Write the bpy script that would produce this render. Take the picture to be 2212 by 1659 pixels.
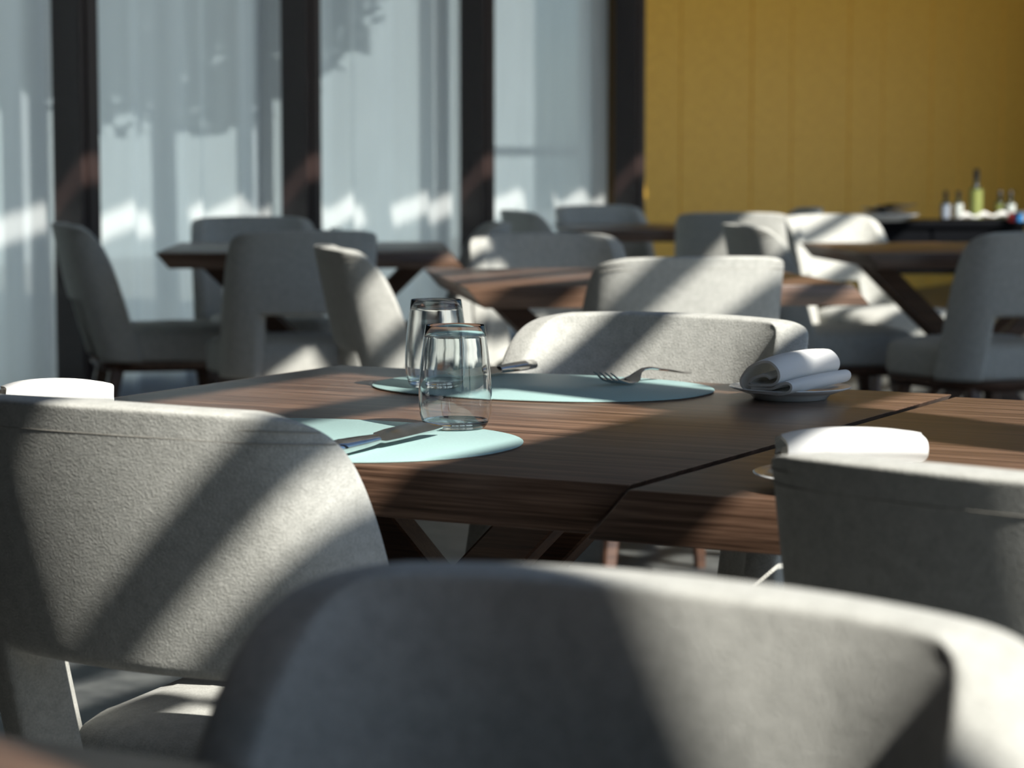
import bpy, bmesh, math, random
from mathutils import Vector, Matrix

# ------------------------------------------------------------------ scene, camera, light
for o in list(bpy.data.objects):
    bpy.data.objects.remove(o)
scene = bpy.context.scene
COL = scene.collection
R = math.radians

cam_d = bpy.data.cameras.new('camera')
cam_d.lens = 85.0
cam_d.sensor_width = 36.0
cam_d.sensor_fit = 'HORIZONTAL'
cam_d.clip_start = 0.05
cam_d.clip_end = 300
cam_d.dof.use_dof = True
cam_d.dof.focus_distance = 2.88
cam_d.dof.aperture_fstop = 7.0
cam = bpy.data.objects.new('camera', cam_d)
COL.objects.link(cam)
cam.location = (0, 0, 1.08)
cam.rotation_euler = (R(90 - 5.39), 0, 0)
scene.camera = cam

scene.view_settings.view_transform = 'Standard'
scene.view_settings.look = 'None'
scene.view_settings.gamma = 1.0
scene.view_settings.use_curve_mapping = False
scene.view_settings.exposure = 0.25

# room frame: NX runs from the curtained wall towards the glazed facade, BX runs along the walls
ROT = R(-28)
NX = Vector((math.cos(ROT), math.sin(ROT), 0))
BX = Vector((-math.sin(ROT), math.cos(ROT), 0))
C0 = Vector((-0.077, 3.0, 0))
def W(n, b, z=0.0):
    return C0 + NX * n + BX * b + Vector((0, 0, z))

SUN_EL = math.atan(0.924)
sun_h = (NX * 0.924 - BX * 0.382)
SUN = Vector((sun_h.x * math.cos(SUN_EL), sun_h.y * math.cos(SUN_EL), math.sin(SUN_EL)))
sun_d = bpy.data.lights.new('sun', 'SUN')
sun_d.energy = 7.3
sun_d.angle = R(0.42)
sun_d.color = (1.0, 0.965, 0.88)
sun = bpy.data.objects.new('sun', sun_d)
COL.objects.link(sun)
sun.location = (8, -6, 9)
sun.rotation_euler = SUN.to_track_quat('Z', 'Y').to_euler()

world = bpy.data.worlds.new('sky')
scene.world = world
world.use_nodes = True
wn = world.node_tree
wn.nodes.clear()
w_out = wn.nodes.new('ShaderNodeOutputWorld')
w_bg = wn.nodes.new('ShaderNodeBackground')
w_sky = wn.nodes.new('ShaderNodeTexSky')
w_sky.sky_type = 'NISHITA'
w_sky.sun_disc = False
w_sky.sun_elevation = SUN_EL
w_sky.sun_rotation = math.atan2(SUN.x, SUN.y)
w_sky.altitude = 100
w_bg.inputs['Strength'].default_value = 0.085
w_mix = wn.nodes.new('ShaderNodeMix')
w_mix.data_type = 'RGBA'
w_mix.blend_type = 'MULTIPLY'
w_mix.inputs['Factor'].default_value = 1.0
w_mix.inputs['B'].default_value = (0.80, 1.0, 1.18, 1)
wn.links.new(w_sky.outputs[0], w_mix.inputs['A'])
wn.links.new(w_mix.outputs['Result'], w_bg.inputs[0])
wn.links.new(w_bg.outputs[0], w_out.inputs[0])

# ------------------------------------------------------------------ materials
def nmat(name):
    m = bpy.data.materials.new(name)
    m.use_nodes = True
    nt = m.node_tree
    return m, nt, nt.nodes['Principled BSDF']
def N(nt, t, **kw):
    n = nt.nodes.new(t)
    for k, v in kw.items():
        setattr(n, k, v)
    return n
def coords(nt, scale=(1, 1, 1), kind='Object'):
    tc = N(nt, 'ShaderNodeTexCoord')
    mp = N(nt, 'ShaderNodeMapping')
    mp.inputs['Scale'].default_value = scale
    nt.links.new(tc.outputs[kind], mp.inputs[0])
    return mp.outputs[0]
def noise(nt, vec, scale, detail=4, rough=0.55):
    n = N(nt, 'ShaderNodeTexNoise')
    n.inputs['Scale'].default_value = scale
    n.inputs['Detail'].default_value = detail
    n.inputs['Roughness'].default_value = rough
    nt.links.new(vec, n.inputs['Vector'])
    return n.outputs['Fac']
def ramp(nt, fac, stops):
    r = N(nt, 'ShaderNodeValToRGB')
    e = r.color_ramp.elements
    while len(e) < len(stops):
        e.new(0.5)
    for i, (p, c) in enumerate(stops):
        e[i].position = p
        e[i].color = (*c, 1)
    nt.links.new(fac, r.inputs[0])
    return r.outputs[0]
def bump(nt, fac, bsdf, strength, dist):
    b = N(nt, 'ShaderNodeBump')
    b.inputs['Strength'].default_value = strength
    b.inputs['Distance'].default_value = dist
    nt.links.new(fac, b.inputs['Height'])
    nt.links.new(b.outputs[0], bsdf.inputs['Normal'])

def plain(name, col, rough=0.5, metal=0.0, spec=0.5, noise_amt=0.12, nscale=30):
    m, nt, b = nmat(name)
    f = noise(nt, coords(nt), nscale)
    d = tuple(max(0, c * (1 - noise_amt)) for c in col)
    l = tuple(min(1, c * (1 + noise_amt)) for c in col)
    nt.links.new(ramp(nt, f, [(0.3, d), (0.7, l)]), b.inputs['Base Color'])
    b.inputs['Roughness'].default_value = rough
    b.inputs['Metallic'].default_value = metal
    b.inputs['Specular IOR Level'].default_value = spec
    return m

def mk_fabric():
    m, nt, b = nmat('felt_fabric')
    v = coords(nt)
    f1 = noise(nt, v, 380, 3, 0.6)
    f2 = noise(nt, v, 70, 3, 0.6)
    add = N(nt, 'ShaderNodeMath', operation='MULTIPLY_ADD')
    nt.links.new(f1, add.inputs[0]); add.inputs[1].default_value = 0.55
    ml = N(nt, 'ShaderNodeMath', operation='MULTIPLY')
    nt.links.new(f2, ml.inputs[0]); ml.inputs[1].default_value = 0.45
    nt.links.new(ml.outputs[0], add.inputs[2])
    nt.links.new(ramp(nt, add.outputs[0], [(0.32, (0.36, 0.36, 0.335)), (0.68, (0.56, 0.56, 0.525))]), b.inputs['Base Color'])
    b.inputs['Roughness'].default_value = 0.95
    b.inputs['Specular IOR Level'].default_value = 0.15
    b.inputs['Sheen Weight'].default_value = 0.12
    b.inputs['Sheen Roughness'].default_value = 0.5
    bump(nt, f1, b, 0.6, 0.0016)
    return m

def mk_wood(name, dark, mid, light, rough=0.33, coat=0.25):
    m, nt, b = nmat(name)
    v = coords(nt, (2.2, 46, 46))
    f1 = noise(nt, v, 1.0, 6, 0.62)
    v2 = coords(nt, (7, 330, 330))
    f2 = noise(nt, v2, 1.0, 3, 0.6)
    mx = N(nt, 'ShaderNodeMath', operation='MULTIPLY_ADD')
    nt.links.new(f2, mx.inputs[0]); mx.inputs[1].default_value = 0.5
    ml = N(nt, 'ShaderNodeMath', operation='MULTIPLY')
    nt.links.new(f1, ml.inputs[0]); ml.inputs[1].default_value = 0.55
    nt.links.new(ml.outputs[0], mx.inputs[2])
    nt.links.new(ramp(nt, mx.outputs[0], [(0.40, dark), (0.52, mid), (0.66, light)]), b.inputs['Base Color'])
    rr = N(nt, 'ShaderNodeMapRange')
    nt.links.new(f2, rr.inputs[0])
    rr.inputs[3].default_value = rough - 0.06
    rr.inputs[4].default_value = rough + 0.12
    nt.links.new(rr.outputs[0], b.inputs['Roughness'])
    b.inputs['Coat Weight'].default_value = coat
    b.inputs['Coat Roughness'].default_value = 0.28
    bump(nt, f2, b, 0.25, 0.0006)
    return m

def mk_curtain():
    m, nt, b = nmat('sheer_voile')
    nt.nodes.remove(b)
    out = nt.nodes['Material Output']
    di = N(nt, 'ShaderNodeBsdfDiffuse'); di.inputs[0].default_value = (0.88, 0.91, 0.91, 1)
    tr = N(nt, 'ShaderNodeBsdfTranslucent'); tr.inputs[0].default_value = (0.90, 0.95, 0.96, 1)
    tp = N(nt, 'ShaderNodeBsdfTransparent'); tp.inputs[0].default_value = (0.95, 0.97, 0.97, 1)
    v = coords(nt, (900, 900, 900))
    f = noise(nt, v, 1.0, 2, 0.5)
    m1 = N(nt, 'ShaderNodeMixShader'); m1.inputs[0].default_value = 0.66
    m2 = N(nt, 'ShaderNodeMixShader')
    mr = N(nt, 'ShaderNodeMapRange')
    mr.inputs[3].default_value = 0.09; mr.inputs[4].default_value = 0.15
    nt.links.new(f, mr.inputs[0])
    nt.links.new(mr.outputs[0], m2.inputs[0])
    nt.links.new(di.outputs[0], m1.inputs[1]); nt.links.new(tr.outputs[0], m1.inputs[2])
    nt.links.new(m1.outputs[0], m2.inputs[1]); nt.links.new(tp.outputs[0], m2.inputs[2])
    nt.links.new(m2.outputs[0], out.inputs[0])
    return m

def mk_clear(name, ior, tint=(1, 1, 1), rough=0.0):
    """thin clear glass: lets light through, mirrors by Fresnel"""
    m, nt, b = nmat(name)
    nt.nodes.remove(b)
    out = nt.nodes['Material Output']
    tp = N(nt, 'ShaderNodeBsdfTransparent'); tp.inputs[0].default_value = (*tint, 1)
    gl = N(nt, 'ShaderNodeBsdfGlossy'); gl.inputs['Roughness'].default_value = rough
    # Schlick reflectance, the same from both sides of the thin wall
    lw = N(nt, 'ShaderNodeLayerWeight'); lw.inputs['Blend'].default_value = 0.5
    pw = N(nt, 'ShaderNodeMath', operation='POWER'); pw.inputs[1].default_value = 5.0
    nt.links.new(lw.outputs['Facing'], pw.inputs[0])
    f0 = ((ior - 1) / (ior + 1)) ** 2
    fr = N(nt, 'ShaderNodeMath', operation='MULTIPLY_ADD')
    fr.inputs[1].default_value = 1 - f0; fr.inputs[2].default_value = f0
    nt.links.new(pw.outputs[0], fr.inputs[0])
    mx = N(nt, 'ShaderNodeMixShader')
    nt.links.new(fr.outputs[0], mx.inputs[0])
    nt.links.new(tp.outputs[0], mx.inputs[1]); nt.links.new(gl.outputs[0], mx.inputs[2])
    nt.links.new(mx.outputs[0], out.inputs[0])
    return m

def mk_glass():
    m, nt, b = nmat('solid_glass')
    nt.nodes.remove(b)
    g = N(nt, 'ShaderNodeBsdfGlass'); g.inputs['IOR'].default_value = 1.5
    g.inputs['Color'].default_value = (0.985, 0.997, 1, 1); g.inputs['Roughness'].default_value = 0.0
    nt.links.new(g.outputs[0], nt.nodes['Material Output'].inputs[0])
    return m

def mk_gold():
    m, nt, b = nmat('gold_woven_panel')
    v = coords(nt, (6, 6, 260))
    f = noise(nt, v, 1.0, 3, 0.6)
    v2 = coords(nt, (9, 9, 22))
    br = N(nt, 'ShaderNodeTexNoise'); br.inputs['Scale'].default_value = 1.0
    nt.links.new(v2, br.inputs['Vector'])
    mx = N(nt, 'ShaderNodeMath', operation='MULTIPLY_ADD')
    nt.links.new(f, mx.inputs[0]); mx.inputs[1].default_value = 0.6
    ml = N(nt, 'ShaderNodeMath', operation='MULTIPLY')
    nt.links.new(br.outputs['Fac'], ml.inputs[0]); ml.inputs[1].default_value = 0.4
    nt.links.new(ml.outputs[0], mx.inputs[2])
    nt.links.new(ramp(nt, mx.outputs[0], [(0.3, (0.80, 0.42, 0.05)), (0.7, (1.0, 0.60, 0.09))]), b.inputs['Base Color'])
    b.inputs['Roughness'].default_value = 0.38
    b.inputs['Metallic'].default_value = 0.2
    bump(nt, f, b, 0.3, 0.002)
    return m

def mk_floor():
    m, nt, b = nmat('polished_concrete')
    v = coords(nt)
    f = noise(nt, v, 7, 8, 0.65)
    nt.links.new(ramp(nt, f, [(0.35, (0.035, 0.038, 0.040)), (0.65, (0.13, 0.135, 0.13))]), b.inputs['Base Color'])
    b.inputs['Roughness'].default_value = 0.45
    bump(nt, f, b, 0.1, 0.004)
    return m

def mk_linen():
    m, nt, b = nmat('white_linen')
    v = coords(nt, (1, 1, 1))
    f = noise(nt, v, 900, 2, 0.5)
    nt.links.new(ramp(nt, f, [(0.2, (0.88, 0.89, 0.90)), (0.8, (0.95, 0.95, 0.95))]), b.inputs['Base Color'])
    b.inputs['Roughness'].default_value = 0.9
    b.inputs['Sheen Weight'].default_value = 0.1
    b.inputs['Specular IOR Level'].default_value = 0.2
    bump(nt, f, b, 0.4, 0.0006)
    tl = N(nt, 'ShaderNodeBsdfTranslucent'); tl.inputs[0].default_value = (0.95, 0.92, 0.84, 1)
    mx = N(nt, 'ShaderNodeMixShader'); mx.inputs[0].default_value = 0.3
    nt.links.new(b.outputs[0], mx.inputs[1]); nt.links.new(tl.outputs[0], mx.inputs[2])
    nt.links.new(mx.outputs[0], nt.nodes['Material Output'].inputs[0])
    return m

M = {}
M['fabric'] = mk_fabric()
M['thread'] = plain('seam_thread', (0.33, 0.31, 0.275), 0.9)
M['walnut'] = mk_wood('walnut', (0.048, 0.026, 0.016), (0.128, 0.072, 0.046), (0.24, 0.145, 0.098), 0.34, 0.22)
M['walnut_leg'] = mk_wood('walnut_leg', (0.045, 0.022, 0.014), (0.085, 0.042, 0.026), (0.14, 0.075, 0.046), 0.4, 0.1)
M['curtain'] = mk_curtain()
M['post'] = plain('dark_brown_metal', (0.030, 0.017, 0.015), 0.42, 0.0, 0.5)
M['gold'] = mk_gold()
M['gold_edge'] = plain('gold_joint', (0.16, 0.08, 0.012), 0.6)
M['floor'] = mk_floor()
M['plaster'] = plain('plaster', (0.10, 0.10, 0.10), 0.9)
M['ceiling'] = plain('ceiling_paint', (0.50, 0.51, 0.52), 0.9)
M['mat'] = plain('teal_leatherette', (0.32, 0.47, 0.46), 0.5, 0, 0.4, 0.06, 300)
M['mat_edge'] = plain('mat_core', (0.16, 0.12, 0.09), 0.7)
M['steel'] = plain('polished_steel', (0.62, 0.61, 0.60), 0.13, 1.0)
M['porcelain'] = plain('white_porcelain', (0.82, 0.84, 0.84), 0.12, 0, 0.5, 0.01)
M['linen'] = mk_linen()
M['bowl'] = mk_clear('thin_glass', 1.5, (0.985, 0.995, 1.0))
M['glass'] = mk_glass()
M['pane'] = mk_clear('window_glass', 1.3, (0.96, 0.98, 0.97))
M['black'] = plain('black_lacquer', (0.004, 0.0045, 0.006), 0.55, 0, 0.06)
M['knob'] = plain('dull_knob', (0.25, 0.25, 0.25), 0.35, 1.0)
M['bottle'] = plain('dark_bottle_glass', (0.012, 0.020, 0.012), 0.12, 0, 0.6)
M['cap'] = plain('black_cap', (0.008, 0.009, 0.012), 0.4)
M['oil'] = plain('olive_label', (0.20, 0.225, 0.06), 0.5)
M['lbl_white'] = plain('white_label', (0.50, 0.53, 0.50), 0.6)
M['lbl_grey'] = plain('grey_label', (0.22, 0.25, 0.30), 0.6)
M['red'] = plain('red_paper', (0.55, 0.03, 0.03), 0.6)
M['blue'] = plain('blue_paper', (0.03, 0.22, 0.55), 0.6)
M['ext_wall'] = plain('pale_render', (0.78, 0.85, 0.87), 0.9, 0, 0.2, 0.06, 1.5)
M['ext_ground'] = plain('stone_paving', (0.42, 0.43, 0.41), 0.9, 0, 0.2, 0.1, 3)
M['ext_dark'] = plain('dark_paving', (0.30, 0.31, 0.31), 0.9, 0, 0.2, 0.1, 3)
M['ext_bounce'] = plain('pale_bounce_ground', (0.80, 0.73, 0.61), 0.9, 0, 0.2, 0.08, 3)  # pale bounce colour for the added ground facing the gold wall
M['leaf'] = plain('leaf_green', (0.10, 0.16, 0.06), 0.8, 0, 0.2, 0.5, 6)
M['rail'] = plain('grey_rail', (0.08, 0.09, 0.10), 0.5)

# ------------------------------------------------------------------ mesh helpers
def link(name, me, parent=None, loc=None, rz=None):
    o = bpy.data.objects.new(name, me)
    COL.objects.link(o)
    if parent is not None:
        o.parent = parent
    if loc is not None:
        o.location = loc
    if rz is not None:
        o.rotation_euler = (0, 0, rz)
    return o
def mesh_of(name, bm, mat, smooth=False, angle=None):
    me = bpy.data.meshes.new(name)
    bmesh.ops.recalc_face_normals(bm, faces=bm.faces)
    bm.to_mesh(me)
    bm.free()
    if mat is not None:
        me.materials.append(mat)
    if smooth:
        me.polygons.foreach_set('use_smooth', [True] * len(me.polygons))
        if angle is not None:
            me.set_sharp_from_angle(angle=R(angle))
    return me
def empty(name, loc=(0, 0, 0), rz=0.0):
    o = bpy.data.objects.new(name, None)
    COL.objects.link(o)
    o.location = loc
    o.rotation_euler = (0, 0, rz)
    o.empty_display_size = 0.1
    return o
def tag(o, label, cat, group=None):
    o['label'] = label
    o['category'] = cat
    if group:
        o['group'] = group
    return o
def struct(o):
    o['kind'] = 'structure'
    return o
def add_box(bm, c, s, rot=None, bevel=0.0):
    r = bmesh.ops.create_cube(bm, size=1.0)
    vs = r['verts']
    for v in vs:
        v.co = Vector((v.co.x * s[0], v.co.y * s[1], v.co.z * s[2]))
    if bevel > 0:
        es = list({e for v in vs for e in v.link_edges})
        rb = bmesh.ops.bevel(bm, geom=es, offset=bevel, segments=2, affect='EDGES', profile=0.5)
        vs = list({v for f in rb['faces'] for v in f.verts} | {v for v in vs if v.is_valid})
    mt = Matrix.Translation(Vector(c))
    if rot is not None:
        mt = mt @ rot
    bmesh.ops.transform(bm, matrix=mt, verts=vs)
    return vs
def loft(bm, rings, close=True, cap0=True, cap1=True):
    """rings: lists of points of equal length"""
    vr = [[bm.verts.new(p) for p in r] for r in rings]
    n = len(vr[0])
    for a, b in zip(vr[:-1], vr[1:]):
        for i in range(n if close else n - 1):
            j = (i + 1) % n
            bm.faces.new((a[i], a[j], b[j], b[i]))
    if cap0:
        bm.faces.new(list(reversed(vr[0])))
    if cap1:
        bm.faces.new(vr[-1])
    return vr
def lathe(bm, prof, seg=48, cap0=False, cap1=False):
    rings = []
    for r, z in prof:
        rings.append([(r * math.cos(2 * math.pi * i / seg), r * math.sin(2 * math.pi * i / seg), z) for i in range(seg)])
    return loft(bm, rings, True, cap0, cap1)
def tube(bm, pts, r, seg=6):
    rings = []
    pts = [Vector(p) for p in pts]
    for i, p in enumerate(pts):
        t = (pts[min(i + 1, len(pts) - 1)] - pts[max(i - 1, 0)]).normalized()
        a = t.orthogonal().normalized() if i == 0 else (a - t * a.dot(t)).normalized()
        b = t.cross(a)
        rings.append([p + (a * math.cos(2 * math.pi * k / seg) + b * math.sin(2 * math.pi * k / seg)) * r for k in range(seg)])
    loft(bm, rings)
def bake(o):
    """apply the modifiers of a temporary object and return the mesh"""
    dg = bpy.context.evaluated_depsgraph_get()
    me = bpy.data.meshes.new_from_object(o.evaluated_get(dg))
    old = o.data
    bpy.data.objects.remove(o)
    bpy.data.meshes.remove(old)
    return me
def copy_tree(o, parent=None):
    c = o.copy()
    COL.objects.link(c)
    if parent is not None:
        c.parent = parent
    for ch in list(o.children):
        copy_tree(ch, c)
    return c
def quad_prism(bm, quad, z0, z1):
    loft(bm, [[(p[0], p[1], z0) for p in quad], [(p[0], p[1], z1) for p in quad]])

# ------------------------------------------------------------------ room shell
N_WIN = -4.89          # curtained wall
N_FAC = 2.95           # glazed facade, behind and right of the camera
B0, B1 = -6.0, 23.0
Z_CEIL = 5.0
TEFF = math.tan(SUN_EL) / 0.924
def room_box(name, n0, n1, b0, b1, z0, z1, mat, parent=None, bevel=0.0):
    bm = bmesh.new()
    add_box(bm, (0, 0, (z1 - z0) / 2), (n1 - n0, b1 - b0, z1 - z0), None, bevel)
    me = mesh_of(name, bm, mat)
    o = link(name, me)
    if parent is None:
        o.location = W((n0 + n1) / 2, (b0 + b1) / 2, z0)
        o.rotation_euler = (0, 0, ROT)
    else:
        o.parent = parent
        o.location = ((n0 + n1) / 2, (b0 + b1) / 2, z0)
    return o

struct(room_box('floor', N_WIN - 0.3, N_FAC + 0.3, B0, B1, -0.1, 0.0, M['floor']))
struct(room_box('wall_front', N_WIN, N_FAC, B0 - 0.2, B0, 0, Z_CEIL, M['plaster']))
wf = empty('wall_far', W(0, 0, 0), ROT)
struct(wf)
room_box('solid_panel', N_WIN, -1.6, B1, B1 + 0.2, 0, Z_CEIL, M['plaster'], wf)
room_box('added_lintel', -1.6, N_FAC, B1, B1 + 0.2, 2.7, Z_CEIL, M['plaster'], wf)  # unseen end opening added so the gold wall mirrors bright sky
for k in range(4):
    room_box('added_mullion', -1.62 + 1.5 * k, -1.56 + 1.5 * k, B1 + 0.05, B1 + 0.15, 0, 2.7, M['post'], wf)

# ceiling with a long unseen slot added to throw the sun band on the curtains
ceil = empty('ceiling', W(0, 0, 0), ROT)
struct(ceil)
SLOT_U = (Z_CEIL - 0.845) / TEFF
s0, s1 = N_WIN + SLOT_U - 0.08, N_WIN + SLOT_U + 0.08
N_ROOF = N_WIN + (Z_CEIL + 1.65) / TEFF      # unseen roof is left open from here to the facade for the sun
room_box('ceiling_board', N_WIN - 0.3, s0, B0, B1, Z_CEIL, Z_CEIL + 0.05, M['ceiling'], ceil)
room_box('ceiling_board', s1, N_ROOF, B0, B1, Z_CEIL, Z_CEIL + 0.05, M['ceiling'], ceil)
room_box('ceiling_board', s0, s1, B0, -3.0, Z_CEIL, Z_CEIL + 0.05, M['ceiling'], ceil)
room_box('ceiling_board', s0, s1, 17.0, B1, Z_CEIL, Z_CEIL + 0.05, M['ceiling'], ceil)
room_box('ceiling_board', s0, s1 - 0.03, 9.4, 17.0, Z_CEIL, Z_CEIL + 0.05, M['ceiling'], ceil)
for k in range(-4, 8):
    b = 4.51 + 1.8 * k
    if -3 < b < 17:
        room_box('slot_bar', s0 - 0.01, s1 + 0.01, b - 0.14, b + 0.14, Z_CEIL - 0.012, Z_CEIL + 0.06, M['post'], ceil)

# glazed facade: columns, sill, unseen bars spaced to cast the sun stripes
fac = empty('wall_right', W(0, 0, 0), ROT)
struct(fac)
FB0, FB1 = -3.0, 17.0
room_box('solid_panel', N_FAC, N_FAC + 0.2, FB1, B1, 0, Z_CEIL, M['plaster'], fac)
room_box('solid_panel', N_FAC, N_FAC + 0.2, B0, FB0, 0, Z_CEIL, M['plaster'], fac)
for b0_, b1_ in ((-2.56, -2.272), (-0.97, -0.755), (5.6, 5.7), (8.4, 8.5)):
    room_box('column', N_FAC + 0.005, N_FAC + 0.045, b0_, b1_, 0, Z_CEIL, M['post'], fac)
FU = N_FAC - N_WIN
room_box('solid_panel', N_FAC + 0.02, N_FAC + 0.08, 2.4, 4.1, 0, 4.98, M['plaster'], fac)  # unseen panel added to shade the chair at the right edge
for hz, th in ((-2.10, 0.04), (-2.36, 0.07), (-2.62, 0.06), (-2.90, 0.06), (-3.195, 0.075), (-3.45, 0.07), (-3.645, 0.05), (-3.963, 0.073), (-4.287, 0.055), (-4.46, 0.095)):
    zc = hz + TEFF * FU
    if zc < Z_CEIL - 0.02:
        for p0, p1 in (((FB0, -1.72), (-0.72, FB1)) if hz == -4.287 else ((FB0, FB1),)):
            room_box('stripe_bar', N_FAC + 0.005, N_FAC + 0.045, p0, p1, zc - th / 2, zc + th / 2, M['post'], fac)
    else:
        nc = N_WIN + (Z_CEIL - hz) / TEFF
        room_box('roof_stripe_bar', nc - th / 2, nc + th / 2, FB0, FB1, Z_CEIL, Z_CEIL + 0.03, M['post'], ceil)
zt = -4.35 + TEFF * FU
room_box('solid_panel', N_FAC + 0.005, N_FAC + 0.045, -1.72, -0.745, zt - 0.34, zt, M['post'], fac)  # unseen panel added to keep sun off the near tables' front faces
room_box('ceiling_board', 2.78, N_FAC, 2.4, 4.2, Z_CEIL, Z_CEIL + 0.03, M['ceiling'], ceil)  # unseen board added to shade the seat beside the right-hand table
room_box('shade_rafter', N_ROOF, N_FAC + 0.05, 2.13, 2.38, Z_CEIL - 0.02, Z_CEIL, M['post'], ceil)  # unseen, added to shade the chair behind the middle table
room_box('eaves_beam', N_FAC, N_FAC + 0.05, B0, B1, Z_CEIL - 0.02, Z_CEIL + 0.03, M['post'], ceil)
room_box('ceiling_board', N_ROOF, N_FAC, B0, FB0, Z_CEIL, Z_CEIL + 0.05, M['ceiling'], ceil)
room_box('ceiling_board', N_ROOF, N_FAC, FB1, B1, Z_CEIL, Z_CEIL + 0.05, M['ceiling'], ceil)

# curtained wall: posts, header, glass, sheer curtains
posts = [5.33 - 1.74, 5.33, 7.03, 8.76, 10.68]
PW = 0.125
for i, b in enumerate(posts):
    bm = bmesh.new()
    add_box(bm, (0, 0, Z_CEIL / 2), (0.15, PW, Z_CEIL), None, 0.006)
    o = link('trim_%d' % (i + 1), mesh_of('window_post', bm, M['post']), None, W(N_WIN + 0.075, b + PW / 2, 0), ROT)
    struct(o)
    bm = bmesh.new()
    add_box(bm, (0.079, 0, Z_CEIL / 2), (0.012, PW * 0.45, Z_CEIL - 0.02), None, 0.003)
    link('cover_strip', mesh_of('cover_strip', bm, M['post']), o)
struct(room_box('wall_left', N_WIN - 0.25, N_WIN - 0.05, B0, posts[0], 0, Z_CEIL, M['plaster']))
struct(room_box('trim_20', N_WIN - 0.25, N_WIN - 0.14, posts[0], posts[-1], 3.9, Z_CEIL, M['post']))
struct(room_box('trim_21', N_WIN - 0.25, N_WIN - 0.14, posts[0], posts[-1], 0.0, 0.08, M['post']))
for i in range(len(posts) - 1):
    w = empty('window_%d' % (i + 1), W(N_WIN - 0.19, posts[i] + PW, 0), ROT)
    struct(w)
    wd = posts[i + 1] - posts[i] - PW
    bm = bmesh.new()
    for c, s in (((0, 0.025, 2.0), (0.06, 0.05, 3.82)), ((0, wd - 0.025, 2.0), (0.06, 0.05, 3.82)),
                 ((0, wd / 2, 3.885), (0.06, wd, 0.05)), ((0, wd / 2, 0.105), (0.06, wd, 0.05))):
        add_box(bm, c, s)
    link('window_frame', mesh_of('window_frame', bm, M['post']), w)
    bm = bmesh.new()
    add_box(bm, (0, wd / 2, 2.0), (0.008, wd - 0.1, 3.74))
    link('pane', mesh_of('pane', bm, M['pane']), w)

def curtain(idx, b0, b1, seed, label):
    rnd = random.Random(seed)
    ks = [0.0]
    d = []
    while ks[-1] < b1 - b0:
        ks.append(ks[-1] + rnd.choice((0.09, 0.13, 0.18, 0.23, 0.28)))
    side = 1
    for k in ks:
        d.append(side * rnd.uniform(0.018, 0.046))
        side = -side
    ns = int((b1 - b0) / 0.006)
    bm = bmesh.new()
    lo, hi = [], []
    j = 0
    for i in range(ns + 1):
        s = (b1 - b0) * i / ns
        while j < len(ks) - 2 and s > ks[j + 1]:
            j += 1
        t = min(1, (s - ks[j]) / (ks[j + 1] - ks[j]))
        e = t * t * (3 - 2 * t) * 0.6 + t * 0.4
        u = d[j] + (d[j + 1] - d[j]) * e + 0.004 * math.sin(s * 47 + seed)
        u *= min(1, s / 0.05, (b1 - b0 - s) / 0.05)
        lo.append(bm.verts.new((u, s, 0.02)))
        hi.append(bm.verts.new((u * 0.85, s, 4.12)))
    for i in range(ns):
        bm.faces.new((lo[i], lo[i + 1], hi[i + 1], hi[i]))
    o = link('sheer_curtain', mesh_of('sheer_curtain', bm, M['curtain'], True), None, W(N_WIN - 0.075, b0, 0), ROT)
    tag(o, label, 'curtain', 'sheer curtains along the window wall')
    bm = bmesh.new()
    add_box(bm, (0, (b1 - b0) / 2, 4.14), (0.05, b1 - b0, 0.04))
    link('curtain_track', mesh_of('curtain_track', bm, M['post']), o)
names = ['white sheer curtain left of the leftmost dark post, at the picture edge',
         'wide white sheer curtain behind the leftmost chair and window table',
         'white sheer curtain between the second and third dark posts',
         'brightest sheer curtain, next to the gold wall, with a rail showing through']
for i in range(4):
    curtain(i, posts[i] + PW * 0.5 + 0.001, posts[i + 1] + PW * 0.5, 25 + 7 * i, names[i])

# gold wall of tall panels
gold = empty('wall_back', W(N_WIN, 0, 0), ROT)
struct(gold)
room_box('wall_core', -0.25, -0.03, posts[-1] + PW, B1, 0, Z_CEIL, M['gold_edge'], gold)
seams = [10.9, 12.83, 14.75, 16.7, 18.7, 20.7, 22.6]
for a, b in zip(seams[:-1], seams[1:]):
    w = b - a
    x = a
    for fr, dn in ((0.38, 0.0), (0.46, 0.004), (0.16, -0.006)):
        bw = w * fr
        room_box('gold_panel', -0.03, 0.012 + dn, x + 0.003, x + bw - 0.003, 0.0, Z_CEIL, M['gold'], gold, 0.002)
        x += bw

# ------------------------------------------------------------------ outside the window wall
struct(room_box('ground_3', N_WIN - 0.3, N_FAC + 0.3, B1, 60, -0.25, -0.12, M['ext_ground']))
struct(room_box('ground', -45, N_WIN - 0.3, -20, 45, -0.25, -0.12, M['ext_ground']))
struct(room_box('ground_2', N_FAC + 0.3, 40, -35, 3.5, -0.25, -0.12, M['ext_dark']))
struct(room_box('ground_4', N_FAC + 0.3, 40, 3.5, 40, -0.25, -0.12, M['ext_bounce']))  # unseen bright ground added to bounce sun onto the gold wall
bld = empty('neighbour_building', W(-16, 8, -0.12), ROT)
tag(bld, 'pale sunlit building outside, seen faintly through the sheer curtains', 'building')
bm = bmesh.new()
add_box(bm, (-2, 6, 3.5), (4, 34, 7.0))
link('wall', mesh_of('building_wall', bm, M['ext_wall']), bld)
for k in range(5):
    bm = bmesh.new()
    add_box(bm, (0.02, -6 + k * 6, 4.4), (0.08, 1.3, 1.6))
    wo = link('window', mesh_of('building_window', bm, M['rail']), bld)
    bm = bmesh.new()
    add_box(bm, (0.05, -6 + k * 6, 4.4), (0.06, 1.1, 1.4))
    link('pane', mesh_of('building_pane', bm, M['black']), wo)
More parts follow.
